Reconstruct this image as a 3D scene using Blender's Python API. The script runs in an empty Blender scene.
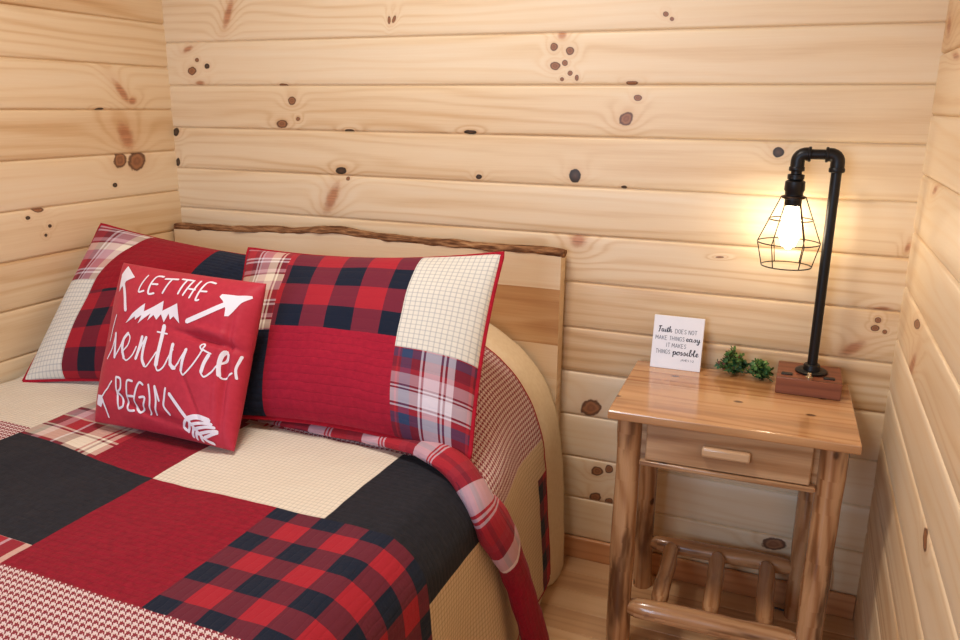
import bpy, bmesh, math, random
import numpy as np
from mathutils import Vector, Matrix, noise as mnoise

random.seed(7)
SC = bpy.context.scene
COL = SC.collection
W = 2.2214          # room width
DEPTH = -3.6        # front wall
H = 2.32            # ceiling
P = 0.133           # board pitch


def lin(r, g, b):
    f = lambda c: (c/255/12.92) if c/255 <= .04045 else ((c/255+.055)/1.055)**2.4
    return (f(r), f(g), f(b), 1)


# ------------------------------------------------------------------ objects
def empty(name, loc, label=None, cat=None, group=None, rz=0):
    o = bpy.data.objects.new(name, None); COL.objects.link(o)
    o.empty_display_size = .05
    o.location = loc; o.rotation_euler = (0, 0, rz)
    tag(o, label, cat, group)
    return o


def tag(o, label=None, cat=None, group=None, kind=None):
    if label: o['label'] = label
    if cat: o['category'] = cat
    if group: o['group'] = group
    if kind: o['kind'] = kind
    return o


def link(name, me, mats, parent=None, smooth=True, kind=None, label=None):
    for m in (mats if isinstance(mats, (list, tuple)) else [mats]):
        me.materials.append(m)
    if smooth:
        me.polygons.foreach_set('use_smooth', [True]*len(me.polygons))
    o = bpy.data.objects.new(name, me); COL.objects.link(o)
    if parent: o.parent = parent
    tag(o, label, None, None, kind)
    return o


class MB:
    """collects verts, faces, uvs (per corner), material index and tint"""
    def __init__(s): s.v, s.f, s.uv, s.mi, s.ti = [], [], [], [], []

    def face(s, idx, uv=None, mi=0, ti=.5):
        s.f.append(tuple(idx)); s.uv.append(uv or [(0, 0)]*len(idx)); s.mi.append(mi); s.ti.append(ti)

    def mesh(s, name):
        me = bpy.data.meshes.new(name)
        me.from_pydata([tuple(map(float, p)) for p in s.v], [], s.f)
        ul = me.uv_layers.new(name='UVMap')
        flat = [c for f in s.uv for p in f for c in p]
        ul.data.foreach_set('uv', flat)
        me.polygons.foreach_set('material_index', s.mi)
        at = me.attributes.new('tint', 'FLOAT', 'FACE'); at.data.foreach_set('value', s.ti)
        me.update()
        return me

    def build(s, name, mats, parent=None, smooth=True, kind=None, bevel=0, label=None, seg=2, angle=35):
        o = link(name, s.mesh(name), mats, parent, smooth, kind, label)
        if bevel:
            b = o.modifiers.new('bevel', 'BEVEL'); b.width = bevel; b.segments = seg
            b.limit_method = 'ANGLE'; b.angle_limit = math.radians(angle)
        if smooth:
            mark_sharp(o.data, math.radians(40))
        return o

    def box(s, a, b, axis=0, mi=0, ti=.5, M=None):
        """box a..b with uvs in metres, grain running along axis"""
        x0, y0, z0 = a; x1, y1, z1 = b
        P8 = [(x0,y0,z0),(x1,y0,z0),(x1,y1,z0),(x0,y1,z0),(x0,y0,z1),(x1,y0,z1),(x1,y1,z1),(x0,y1,z1)]
        n = len(s.v)
        ro = random.random()*20
        for p in P8:
            s.v.append(tuple(M @ Vector(p)) if M else p)
        for F in ((0,3,2,1),(4,5,6,7),(0,1,5,4),(2,3,7,6),(1,2,6,5),(3,0,4,7)):
            pts = [P8[i] for i in F]
            nrm = (Vector(pts[1])-Vector(pts[0])).cross(Vector(pts[2])-Vector(pts[1]))
            k = max(range(3), key=lambda i: abs(nrm[i]))
            oth = [i for i in range(3) if i != k]
            if axis in oth: u = axis; v = [i for i in oth if i != axis][0]
            else: u, v = oth
            s.face([n+i for i in F], [(p[u]+ro, p[v]+ro*.7+k*.31) for p in pts], mi, ti)

    def tube(s, path, radii, n=16, caps=True, mi=0, ti=.5, flat=1.0, up=None, seed=0, jitter=0, uvs=1.0):
        """sweep an ellipse (radius, radius*flat) along path; mi may be a list per segment"""
        path = [Vector(p) for p in path]
        if not isinstance(radii, (list, tuple)): radii = [radii]*len(path)
        base = len(s.v); L = 0; Ls = [0]
        for i in range(1, len(path)): L += (path[i]-path[i-1]).length; Ls.append(L)
        prev = None
        for i, p in enumerate(path):
            t = (path[min(i+1, len(path)-1)]-path[max(i-1, 0)])
            t = t.normalized() if t.length > 1e-9 else Vector((0, 0, 1))
            if up is not None: a = Vector(up[i] if isinstance(up, list) else up)
            elif prev is not None: a = prev
            else: a = Vector((0, 0, 1)) if abs(t.z) < .9 else Vector((1, 0, 0))
            a = (a - t*a.dot(t)).normalized(); prev = a
            b = t.cross(a)
            for k in range(n):
                th = 2*math.pi*k/n
                r = radii[i]
                if jitter: r *= 1+jitter*mnoise.noise(Vector((math.cos(th)*1.3, math.sin(th)*1.3, Ls[i]*14+seed)))
                s.v.append(p + a*(math.sin(th)*r*flat) + b*(math.cos(th)*r))
        for i in range(len(path)-1):
            m = mi[i] if isinstance(mi, list) else mi
            for k in range(n):
                k2 = (k+1) % n
                ru = max(radii[i], .004)
                c = 2*math.pi*ru/n
                u0, u1 = Ls[i]*uvs+seed, Ls[i+1]*uvs+seed
                s.face([base+i*n+k, base+i*n+k2, base+(i+1)*n+k2, base+(i+1)*n+k],
                       [(u0, k*c), (u0, (k+1)*c), (u1, (k+1)*c), (u1, k*c)], m, ti)
        if caps:
            s.face([base+k for k in reversed(range(n))], [(math.cos(k)*.02, math.sin(k)*.02) for k in range(n)], mi[0] if isinstance(mi, list) else mi, ti)
            o = base+(len(path)-1)*n
            s.face([o+k for k in range(n)], [(math.cos(k)*.02, math.sin(k)*.02) for k in range(n)], mi[-1] if isinstance(mi, list) else mi, ti)

    def lathe(s, prof, cx, cy, n=24, mi=0):
        base = len(s.v)
        for r, z in prof:
            for k in range(n):
                t = 2*math.pi*k/n; s.v.append((cx+r*math.cos(t), cy+r*math.sin(t), z))
        for i in range(len(prof)-1):
            for k in range(n):
                k2 = (k+1) % n
                s.face([base+i*n+k, base+i*n+k2, base+(i+1)*n+k2, base+(i+1)*n+k], None, mi)
        s.face([base+k for k in reversed(range(n))], None, mi)
        o = base+(len(prof)-1)*n
        s.face([o+k for k in range(n)], None, mi)

    def grid(s, F, nu, nv, uvf=None, mif=None, flip=False):
        base = len(s.v)
        us = nu if hasattr(nu, '__len__') else [i/nu for i in range(nu+1)]
        vs = nv if hasattr(nv, '__len__') else [i/nv for i in range(nv+1)]
        for v in vs:
            for u in us: s.v.append(F(u, v))
        w = len(us)
        for j in range(len(vs)-1):
            for i in range(w-1):
                q = [base+j*w+i, base+j*w+i+1, base+(j+1)*w+i+1, base+(j+1)*w+i]
                uv = [(us[i], vs[j]), (us[i+1], vs[j]), (us[i+1], vs[j+1]), (us[i], vs[j+1])]
                if uvf: uv = [uvf(*c) for c in uv]
                m = mif((us[i]+us[i+1])/2, (vs[j]+vs[j+1])/2) if mif else 0
                if flip: q.reverse(); uv.reverse()
                s.face(q, uv, m)


def mark_sharp(me, ang):
    bm = bmesh.new(); bm.from_mesh(me)
    for e in bm.edges:
        if len(e.link_faces) == 2 and e.calc_face_angle(0) > ang: e.smooth = False
    bm.to_mesh(me); bm.free()


def catmull(pts, n):
    pts = [Vector(p) for p in pts]
    out = []
    for i in range(len(pts)-1):
        p0 = pts[max(i-1, 0)]; p1 = pts[i]; p2 = pts[i+1]; p3 = pts[min(i+2, len(pts)-1)]
        for k in range(n):
            t = k/n
            out.append(.5*((2*p1)+(-p0+p2)*t+(2*p0-5*p1+4*p2-p3)*t*t+(-p0+3*p1-3*p2+p3)*t**3))
    out.append(pts[-1])
    return out


def sm(a, b, x):
    t = min(1, max(0, (x-a)/(b-a))); return t*t*(3-2*t)


def nz(x, y, z=0): return mnoise.noise(Vector((x, y, z)))


# ------------------------------------------------------------------ node helper
class NT:
    def __init__(s, name):
        s.m = bpy.data.materials.new(name); s.m.use_nodes = True
        s.t = s.m.node_tree; s.t.nodes.clear()
        s.out = s.t.nodes.new('ShaderNodeOutputMaterial')
        s.b = s.t.nodes.new('ShaderNodeBsdfPrincipled')
        s.t.links.new(s.b.outputs[0], s.out.inputs[0])

    def n(s, typ, **k):
        o = s.t.nodes.new(typ)
        for a, v in k.items(): setattr(o, a, v)
        return o

    def put(s, sock, v):
        if isinstance(v, bpy.types.NodeSocket): s.t.links.new(v, sock)
        elif v is not None: sock.default_value = v

    def math(s, op, a, b=None, c=None, clamp=False):
        o = s.n('ShaderNodeMath', operation=op, use_clamp=clamp)
        s.put(o.inputs[0], a)
        if b is not None: s.put(o.inputs[1], b)
        if c is not None: s.put(o.inputs[2], c)
        return o.outputs[0]

    def comb(s, x, y, z=0):
        o = s.n('ShaderNodeCombineXYZ')
        for i, v in enumerate((x, y, z)): s.put(o.inputs[i], v)
        return o.outputs[0]

    def sep(s, v):
        o = s.n('ShaderNodeSeparateXYZ'); s.put(o.inputs[0], v); return o.outputs

    def noise(s, vec, scale=1, detail=2, rough=.5, dist=0):
        o = s.n('ShaderNodeTexNoise'); s.put(o.inputs['Vector'], vec)
        o.inputs['Scale'].default_value = scale; o.inputs['Detail'].default_value = detail
        o.inputs['Roughness'].default_value = rough; o.inputs['Distortion'].default_value = dist
        return o.outputs[0]

    def ramp(s, fac, stops, interp='LINEAR'):
        o = s.n('ShaderNodeValToRGB'); o.color_ramp.interpolation = interp
        e = o.color_ramp.elements
        while len(e) < len(stops): e.new(.5)
        for i, (p, c) in enumerate(stops): e[i].position = p; e[i].color = c
        s.put(o.inputs[0], fac); return o.outputs[0]

    def mix(s, f, a, b, mode='MIX'):
        o = s.n('ShaderNodeMix', data_type='RGBA', blend_type=mode)
        s.put(o.inputs[0], f); s.put(o.inputs[6], a); s.put(o.inputs[7], b)
        return o.outputs[2]

    def mapr(s, v, a, b, c=0, d=1, smooth=False):
        o = s.n('ShaderNodeMapRange')
        if smooth: o.interpolation_type = 'SMOOTHSTEP'
        s.put(o.inputs[0], v)
        for i, k in enumerate((a, b, c, d)): o.inputs[i+1].default_value = k
        return o.outputs[0]

    def uv(s): return s.n('ShaderNodeUVMap', uv_map='UVMap').outputs[0]

    def bump(s, h, strength=.3, dist=.002):
        o = s.n('ShaderNodeBump'); o.inputs['Strength'].default_value = strength
        o.inputs['Distance'].default_value = dist
        s.put(o.inputs['Height'], h); s.put(s.b.inputs['Normal'], o.outputs[0])

    def fin(s, col, rough=.5, spec=.5, **k):
        s.put(s.b.inputs['Base Color'], col); s.put(s.b.inputs['Roughness'], rough)
        s.b.inputs['Specular IOR Level'].default_value = spec
        for a, v in k.items(): s.b.inputs[a.replace('_', ' ')].default_value = v
        return s.m


# ------------------------------------------------------------------ wood
def wood(name, stops, knots=(), plane='xz', ring=30, warp=5.0, rough=.42, coat=0.0, tintamt=.42, streak=None, fine=.34, tone=.30, ringw=.30, bumpk=.12, kcol=None):
    t = NT(name)
    u, v, _ = t.sep(t.uv())
    wn = t.noise(t.comb(t.math('MULTIPLY', u, .75), t.math('MULTIPLY', v, 8)), 1, 2, .5)
    field = None; db = dr = dk = None
    if knots:
        ob = t.n('ShaderNodeTexCoord').outputs['Object']
        x, y, z = t.sep(ob)
        pv = t.comb(x if plane == 'xz' else y, z)
        wob = t.n('ShaderNodeTexNoise'); t.put(wob.inputs['Vector'], pv); wob.inputs['Scale'].default_value = 60
        d3 = {'b': None, 'r': None, 'k': None}
        for (kx, kz, rx, rz, an, ty) in knots:
            mp = t.n('ShaderNodeMapping', vector_type='TEXTURE')
            t.put(mp.inputs[0], pv)
            mp.inputs['Location'].default_value = (kx, kz, 0)
            mp.inputs['Rotation'].default_value = (0, 0, an)
            mp.inputs['Scale'].default_value = (rx, rz, 1)
            ln = t.n('ShaderNodeVectorMath', operation='LENGTH'); t.put(ln.inputs[0], mp.outputs[0])
            d = ln.outputs['Value']
            d3[ty] = d if d3[ty] is None else t.math('MINIMUM', d3[ty], d)
        al = [d for d in d3.values() if d is not None]
        dm = al[0]
        for d in al[1:]: dm = t.math('MINIMUM', dm, d)
        field = t.math('POWER', 2.718, t.math('MULTIPLY', t.math('MULTIPLY', dm, dm), -.16))
        w2 = t.math('MULTIPLY', t.math('SUBTRACT', wob.outputs[0], .5), .55)
        d3 = {k: (t.math('ADD', d, w2) if d is not None else None) for k, d in d3.items()}
    ph = t.math('MULTIPLY', v, ring)
    ph = t.math('ADD', ph, t.math('MULTIPLY', wn, warp))
    if field is not None: ph = t.math('ADD', ph, t.math('MULTIPLY', field, 2.2))
    rg = t.math('SINE', t.math('MULTIPLY', ph, 6.2832))
    rg = t.math('MULTIPLY_ADD', rg, .5, .5)
    rg = t.math('POWER', rg, 2.2)
    fn = t.noise(t.comb(t.math('MULTIPLY', u, 5), t.math('MULTIPLY', v, 190)), 1, 3, .7)
    tn = t.noise(t.comb(t.math('MULTIPLY', u, .9), t.math('MULTIPLY', v, 9)), 1, 2, .5)
    amp = t.noise(t.comb(t.math('MULTIPLY', u, .6), t.math('MULTIPLY', v, 3), 4.2), 1, 1, .5)
    rgm = t.math('MULTIPLY', rg, t.mapr(amp, .3, .7, .25, 1.0))
    fac = t.math('MULTIPLY', rgm, ringw)
    fac = t.math('ADD', fac, t.math('MULTIPLY', fn, fine))
    fac = t.math('ADD', fac, t.math('MULTIPLY', t.mapr(tn, .3, .7), tone))
    at = t.n('ShaderNodeAttribute', attribute_name='tint')
    fac = t.math('ADD', fac, t.math('MULTIPLY', t.math('SUBTRACT', at.outputs['Fac'], .5), tintamt))
    col = t.ramp(fac, stops)
    if streak:     # dark knots/streaks scattered over logs
        sc, amt, scol = streak
        st = t.noise(t.comb(t.math('MULTIPLY', u, sc), t.math('MULTIPLY', v, sc*6), 9.1), 1, 3, .55)
        col = t.mix(t.mapr(st, .50, .66, 0, amt, True), col, scol)
        vo = t.n('ShaderNodeTexVoronoi'); t.put(vo.inputs['Vector'], t.comb(t.math('MULTIPLY', u, 9), t.math('MULTIPLY', v, 14)))
        vo.inputs['Scale'].default_value = 1
        col = t.mix(t.mapr(vo.outputs['Distance'], .06, .13, .9, 0, True), col, lin(70, 38, 20))
    if field is not None:
        halo = t.math('POWER', 2.718, t.math('MULTIPLY', t.math('MULTIPLY', dm, dm), -.35))
        col = t.mix(t.math('MULTIPLY', halo, .3), col, lin(200, 140, 88))
        if d3['r'] is not None:
            inn = t.mix(t.mapr(fn, .35, .65), lin(200, 132, 88), lin(146, 86, 56))
            col = t.mix(t.mapr(d3['r'], .35, 1.2, .8, 0, True), col, inn)
        if d3['b'] is not None:
            inn = t.ramp(d3['b'], [(0, lin(150, 98, 62)), (.35, lin(128, 76, 46)), (.6, lin(160, 105, 66)), (.85, lin(92, 54, 32)), (1, lin(100, 60, 38))])
            col = t.mix(t.mapr(d3['b'], .92, 1.12, .95, 0, True), col, inn)
        if d3['k'] is not None:
            inn = t.ramp(d3['k'], [(0, lin(86, 60, 42)), (.5, lin(60, 42, 30)), (.8, lin(28, 20, 15)), (1, lin(45, 30, 20))])
            col = t.mix(t.mapr(d3['k'], .92, 1.1, .97, 0, True), col, inn)
    t.bump(t.math('MULTIPLY_ADD', rgm, .6, t.math('MULTIPLY', fn, .5)), bumpk, .0012)
    t.fin(col, rough, .5)
    t.b.inputs['Coat Weight'].default_value = coat
    t.b.inputs['Coat Roughness'].default_value = .12
    return t.m


PINE = [(0, lin(240, 221, 190)), (.35, lin(233, 207, 168)), (.7, lin(214, 178, 132)), (1, lin(180, 136, 92))]
KB = [(0.259,1.607,0.0513,0.0146,1.13,'r'),(0.824,1.573,0.0107,0.0048,1.55,'b'),(0.84,1.575,0.0109,0.0047,1.11,'b'),(0.099,1.44,0.0164,0.0122,-3.02,'b'),(0.161,1.454,0.0101,0.0076,-3.03,'k'),(0.123,1.473,0.0081,0.0061,-3.03,'b'),(0.127,1.402,0.0203,0.0077,-3.13,'r'),(0.09,1.507,0.0238,0.0093,-2.8,'r'),(0.479,1.349,0.0148,0.0118,-3.01,'b'),(0.437,1.279,0.0207,0.0121,-3.08,'b'),(0.498,1.295,0.0074,0.006,-2.98,'b'),(0.449,1.396,0.0148,0.0044,-3.14,'b'),(0.679,1.262,0.0175,0.0059,-3.11,'k'),(1.077,1.267,0.0184,0.0061,-3.12,'k'),(0.646,1.143,0.0197,0.0106,-3.07,'k'),(0.609,1.057,0.0593,0.0204,1.07,'r'),(0.67,1.12,0.0072,0.006,-2.9,'b'),(1.105,1.143,0.0093,0.0071,-3.06,'k'),(1.338,1.521,0.0138,0.0123,2.86,'r'),(1.317,1.492,0.0102,0.0095,2.05,'b'),(1.361,1.481,0.011,0.0099,2.86,'b'),(1.322,1.444,0.0139,0.0101,3.08,'b'),(1.349,1.451,0.0083,0.0075,2.89,'b'),(1.364,1.425,0.0069,0.0063,2.89,'b'),(1.342,1.41,0.0056,0.0051,2.92,'b'),(1.383,1.413,0.0076,0.0054,1.66,'b'),(1.605,1.564,0.007,0.0058,2.88,'b'),(1.621,1.552,0.0051,0.0045,2.59,'b'),(1.53,1.4,0.0155,0.0049,3.13,'b'),(1.548,1.363,0.0104,0.0074,3.08,'b'),(1.52,1.31,0.0192,0.0156,-2.72,'b'),(1.389,1.158,0.0175,0.0168,1.64,'k'),(1.902,1.236,0.0139,0.012,2.96,'k'),(1.525,1.133,0.0081,0.004,-3.1,'k'),(1.405,0.982,0.0257,0.0223,-2.98,'r'),(1.787,0.964,0.01,0.0026,-3.06,'b'),(2.18,0.866,0.024,0.0076,-3.04,'r'),(2.175,0.837,0.0072,0.007,2.22,'b'),(2.171,0.816,0.01,0.0077,-3.04,'b'),(2.194,0.809,0.0056,0.0055,1.95,'b'),(2.128,0.759,0.035,0.0152,-2.5,'r'),(2.215,1.021,0.0139,0.0066,1.35,'r'),(1.465,0.492,0.031,0.0237,-2.56,'b'),(1.493,0.296,0.0186,0.0141,-2.74,'b'),(1.528,0.309,0.0133,0.0115,1.1,'b'),(1.491,0.21,0.0175,0.0142,-2.59,'b'),(1.534,0.206,0.0125,0.0095,-2.7,'b'),(2.0,0.173,0.031,0.0183,-2.95,'b'),(0.01,1.246,0.0138,0.012,0.82,'k'),(0.007,1.147,0.0135,0.0085,1.35,'k')]
KL = [(-0.205,1.239,0.0514,0.0318,2.0,'r'),(-0.238,1.167,0.0268,0.0214,0.68,'b'),(-0.171,1.16,0.0353,0.0279,-2.79,'b'),(-0.268,1.093,0.0085,0.0067,-3.14,'k'),(-0.202,1.37,0.0481,0.0152,2.27,'r'),(-0.166,1.344,0.0204,0.012,-3.05,'r'),(-0.292,1.32,0.0148,0.004,-3.13,'k'),(-0.545,1.049,0.0173,0.0083,3.04,'b'),(-0.579,1.03,0.007,0.0055,3.07,'k'),(-0.514,0.999,0.0058,0.0051,3.08,'k'),(-0.531,0.975,0.0051,0.0045,3.04,'k'),(-0.233,0.92,0.0163,0.0095,2.99,'b')]
KR = [(-0.063,1.514,0.0377,0.0196,-2.73,'r'),(-0.228,1.443,0.0511,0.0074,-3.06,'r'),(-0.235,1.18,0.0351,0.0091,2.86,'r'),(-0.283,0.904,0.0411,0.0104,2.95,'b'),(-0.307,0.819,0.0516,0.0228,2.47,'r'),(-0.737,0.644,0.0234,0.0149,0.32,'b')]
M_pine = wood('pine_boards_plain', PINE)
M_lowbounce = wood('pine_boards_low_bounce', [(0, lin(190, 150, 110)), (.4, lin(170, 128, 90)), (1, lin(128, 90, 60))])  # unseen front wall and ceiling, wood darkened to cut bounce light
M_floor = wood('pine_floor', [(0, lin(216, 178, 134)), (.5, lin(196, 152, 108)), (1, lin(160, 112, 72))], rough=.35)
M_base = wood('pine_baseboard', [(0, lin(222, 168, 118)), (.5, lin(206, 146, 98)), (1, lin(180, 120, 76))], rough=.4)
M_head = wood('headboard_wood', [(0, lin(240, 220, 188)), (.45, lin(224, 192, 150)), (.8, lin(200, 156, 108)), (1, lin(182, 134, 88))], tintamt=1.5, ring=14, rough=.3)
TOPS = [(0, lin(220, 178, 130)), (.45, lin(202, 152, 104)), (.8, lin(172, 118, 74)), (1, lin(132, 82, 48))]
M_top = wood('tabletop_wood', TOPS, ring=20, rough=.20, coat=.6, tintamt=.8, ringw=.5, streak=(1.6, .45, lin(124, 72, 38)))
M_log = wood('varnished_log', [(0, lin(220, 180, 138)), (.35, lin(196, 150, 106)), (.7, lin(160, 110, 70)), (1, lin(118, 74, 42))], ring=34, warp=8, rough=.25, coat=.5, ringw=.45, tone=.5, streak=(3.2, .9, lin(88, 52, 30)))
M_drawer = wood('drawer_wood', [(0, lin(216, 182, 144)), (.4, lin(192, 152, 112)), (.8, lin(160, 116, 78)), (1, lin(128, 88, 56))], ring=20, rough=.28, coat=.5, ringw=.6, fine=.5, streak=(2, .6, lin(130, 84, 48)))
M_lbase = wood('walnut_block', [(0, lin(160, 98, 70)), (.5, lin(130, 74, 50)), (1, lin(82, 42, 28))], ring=30, ringw=.5, fine=.4, rough=.35)


def bark_mat():
    t = NT('bark')
    ob = t.n('ShaderNodeTexCoord').outputs['Object']
    x, y, z = t.sep(ob)
    a = t.noise(t.comb(t.math('MULTIPLY', x, 14), t.math('MULTIPLY', y, 90), t.math('MULTIPLY', z, 110)), 1, 4, .65)
    col = t.ramp(a, [(.25, lin(48, 28, 16)), (.45, lin(112, 74, 48)), (.6, lin(166, 122, 84)), (.8, lin(206, 168, 126))])
    t.bump(a, .9, .006)
    return t.fin(col, .85, .2)


M_bark = bark_mat()


def plain(name, c, rough=.5, metal=0, spec=.5, nscale=0, namt=.1, bump=0):
    t = NT(name)
    ob = t.n('ShaderNodeTexCoord').outputs['Object']
    n = t.noise(ob, nscale or 40, 3, .6)
    col = t.mix(t.math('MULTIPLY', n, namt), c, (c[0]*.5, c[1]*.5, c[2]*.5, 1))
    if bump: t.bump(n, bump, .001)
    return t.fin(col, rough, spec, Metallic=metal)


M_black = plain('black_iron', lin(26, 25, 26), .38, .4, nscale=200, bump=.2)
M_wire = plain('dark_bronze_wire', lin(60, 44, 30), .4, .8)
M_white = plain('white_gloss_board', lin(240, 240, 244), .35)
M_ink = plain('navy_ink', lin(24, 26, 44), .6)
M_ink2 = plain('grey_ink', lin(84, 88, 104), .6)
M_stem = plain('green_stem', lin(60, 82, 40), .6)
M_plastic = plain('black_plastic', lin(20, 18, 18), .4)
M_brass = plain('pale_metal_knob', lin(220, 205, 170), .25, .9)
M_ceil = plain('ceiling_white', lin(236, 222, 200), .8)
M_mattress = plain('mattress_ticking', lin(228, 222, 212), .8)
M_print = plain('white_print', lin(236, 228, 236), .7)


# ------------------------------------------------------------------ fabrics (uv in metres)
def fab(name, colf, stitch=.013, sdir='v', bump=.5, wr=1.0, rough=.85, thread=None):
    t = NT(name)
    u, v, _ = t.sep(t.uv())
    col = colf(t, u, v)
    c = v if sdir == 'v' else u
    o = u if sdir == 'v' else v
    wob = t.noise(t.comb(t.math('MULTIPLY', o, 18), t.math('MULTIPLY', c, 18)), 1, 2, .5)
    ph = t.math('ADD', t.math('MULTIPLY', c, 1/stitch), t.math('MULTIPLY', wob, .55))
    tri = t.math('ABSOLUTE', t.math('SINE', t.math('MULTIPLY', ph, math.pi)))
    line = t.math('POWER', tri, .35)
    wr1 = t.noise(t.comb(t.math('MULTIPLY', o, 95), t.math('MULTIPLY', c, 55)), 1, 3, .6)
    wr2 = t.noise(t.comb(t.math('MULTIPLY', u, 1500), t.math('MULTIPLY', v, 1500)), 1, 1, .5)
    h = t.math('MULTIPLY', line, 1.0)
    h = t.math('ADD', h, t.math('MULTIPLY', wr1, 1.3*wr))
    h = t.math('ADD', h, t.math('MULTIPLY', wr2, .15))
    t.bump(h, bump, .0022)
    if thread:
        col = t.mix(t.mapr(line, .25, .5, .35, 0), col, thread)
    t.fin(col, rough, .2)
    t.b.inputs['Sheen Weight'].default_value = .06
    return t.m


def weave_fac(t, u, v, k=900):
    return t.math('GREATER_THAN', t.math('FRACT', t.math('MULTIPLY', t.math('ADD', u, v), k)), .5)


def fr(t, x, p, off=0): return t.math('FRACT', t.math('DIVIDE', t.math('SUBTRACT', x, off), p))


def solid(c, c2):
    def f(t, u, v):
        n = t.noise(t.comb(t.math('MULTIPLY', u, 9), t.math('MULTIPLY', v, 9)), 8, 3, .6)
        return t.mix(t.mapr(n, .35, .65), c, c2)
    return f


def buffalo(pu, pv, ou, ov, R, Mn, N):
    def f(t, u, v):
        a = t.math('LESS_THAN', fr(t, u, pu, ou), .5); b = t.math('LESS_THAN', fr(t, v, pv, ov), .5)
        return t.ramp(t.math('MULTIPLY', t.math('ADD', a, b), .5), [(0, R), (.4, Mn), (.8, N)], 'CONSTANT')
    return f


def hound(p, A, B, k=2):
    def f(t, u, v):
        a = t.math('LESS_THAN', fr(t, u, p), .5); b = t.math('LESS_THAN', fr(t, v, p), .5)
        tw = t.math('LESS_THAN', fr(t, t.math('ADD', u, v), p/k), .5)
        m = t.math('ADD', t.math('MULTIPLY', a, tw), t.math('MULTIPLY', b, t.math('SUBTRACT', 1, tw)))
        return t.mix(m, A, B)
    return f


def check(p, base, line, w=.14, amt=.6, line2=None):
    def f(t, u, v):
        a = t.math('LESS_THAN', fr(t, u, p), w); b = t.math('LESS_THAN', fr(t, v, p), w)
        c = t.mix(t.math('MULTIPLY', a, amt), base, line)
        return t.mix(t.math('MULTIPLY', b, amt), c, line2 or line)
    return f


def madras(pu, pv, settu, settv, ou=0, ov=0):
    def f(t, u, v):
        a = t.ramp(fr(t, u, pu, ou), settu, 'CONSTANT'); b = t.ramp(fr(t, v, pv, ov), settv, 'CONSTANT')
        return t.mix(.5, a, b)
    return f


def sett(items):
    tot = sum(w for w, _ in items); p = 0; o = []
    for w, c in items: o.append((p/tot, c)); p += w
    return o


RED = lin(150, 14, 40); RED2 = lin(132, 10, 34)
wR = lin(172, 40, 52); wW = lin(216, 206, 216); wN = lin(50, 66, 100); wM = lin(120, 32, 48); wP = lin(200, 158, 168)
cr = lin(236, 226, 206)
S1 = sett([(6, wM), (2, wR), (4, wR), (1, wW), (1, wM), (1, wW), (1, wM), (7, wW), (1, wR), (1, wW), (1, wR), (5, wP), (1, wM)])
S2 = sett([(5, wN), (3, wR), (1, wW), (6, wM), (1, wW), (1, wR), (8, wW), (1, wR), (1, wW), (1, wR), (2, wW)])
FB = {}
FB['red'] = fab('quilted_red', solid(RED, RED2), .0135, 'v', .55)
FB['black'] = fab('quilted_black', solid(lin(25, 26, 33), lin(34, 35, 43)), .0135, 'v', .3)
FB['navy'] = fab('quilted_navy', solid(lin(20, 28, 46), lin(27, 38, 60)), .016, 'v', .5)
FB['buffalo'] = fab('buffalo_check', buffalo(.101, .105, 1.113, -1.047, lin(170, 34, 48), lin(104, 34, 50), lin(19, 29, 48)), .0168, 'u', .4)
FB['hound'] = fab('houndstooth', hound(.0125, lin(228, 208, 204), lin(140, 46, 58)), .0125, 'v', .7)
FB['cream'] = fab('cream_check', check(.0105, lin(232, 222, 204), lin(176, 168, 152), .2, .45), .0105, 'u', .55)
FB['tan'] = fab('tan_check', check(.0115, lin(218, 194, 158), lin(168, 138, 104), .25, .5), .0115, 'v', .6)
FB['madras'] = fab('madras_plaid', madras(.16, .15, S1, S2, .03, .02), .014, 'v', .4)
SL = sett([(2, wM), (2, lin(70, 60, 66)), (3, wP), (5, wR), (1, wW), (4, wM), (6, cr), (1, wR), (1, cr), (1, wM), (2, cr), (4, wR), (2, wP)])
SLv = sett([(6, cr), (1, wM), (1, cr), (8, wR), (1, cr), (6, wP), (2, wM)])
FB['madras_wide'] = fab('madras_plaid_wide', madras(.29, .21, SL, SLv, .36, .05), .014, 'v', .4)
SF = sett([(10, wW), (1, wR), (1, wW), (1, wR), (1, wW), (1, wR), (8, lin(160, 34, 46)), (4, lin(140, 44, 58)), (5, wM)])
SFv = sett([(8, wR), (4, wM), (4, wR)])
FB['madras_fold'] = fab('madras_plaid_fold', madras(.15, .06, SF, SFv, .0, 0), .014, 'v', .4)
FB['bind'] = fab('red_binding', solid(lin(170, 16, 40), lin(150, 12, 34)), .004, 'u', .2)
FB['piping'] = fab('white_piping', solid(lin(225, 205, 205), lin(215, 190, 190)), .004, 'u', .2)
FB['satin'] = fab('red_cushion_cloth', solid(lin(186, 48, 66), lin(178, 43, 61)), .9, 'v', .25, wr=.6, rough=.55)
FB['blanket'] = fab('cream_blanket', solid(lin(232, 212, 176), lin(226, 204, 166)), .9, 'v', .15, wr=.4)
FB['pcream'] = fab('sham_cream_check', check(.0125, lin(222, 218, 206), lin(146, 148, 154), .22, .42), .025, 'v', .35)
FB['pbuff'] = fab('sham_buffalo', buffalo(.143, .136, .178, .222, lin(168, 34, 48), lin(112, 34, 52), lin(18, 27, 46)), .03, 'v', .3)
FB['pbuffL'] = fab('sham_buffalo_small', buffalo(.104, .104, .072, .012, lin(160, 28, 42), lin(112, 26, 42), lin(22, 26, 40)), .03, 'v', .3)
FB['pred'] = fab('sham_red', solid(lin(166, 24, 50), lin(154, 20, 46)), .021, 'v', .5, thread=lin(90, 8, 26))
FB['predL'] = fab('sham_deep_red', solid(lin(150, 14, 34), lin(138, 12, 30)), .021, 'v', .4)
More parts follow.
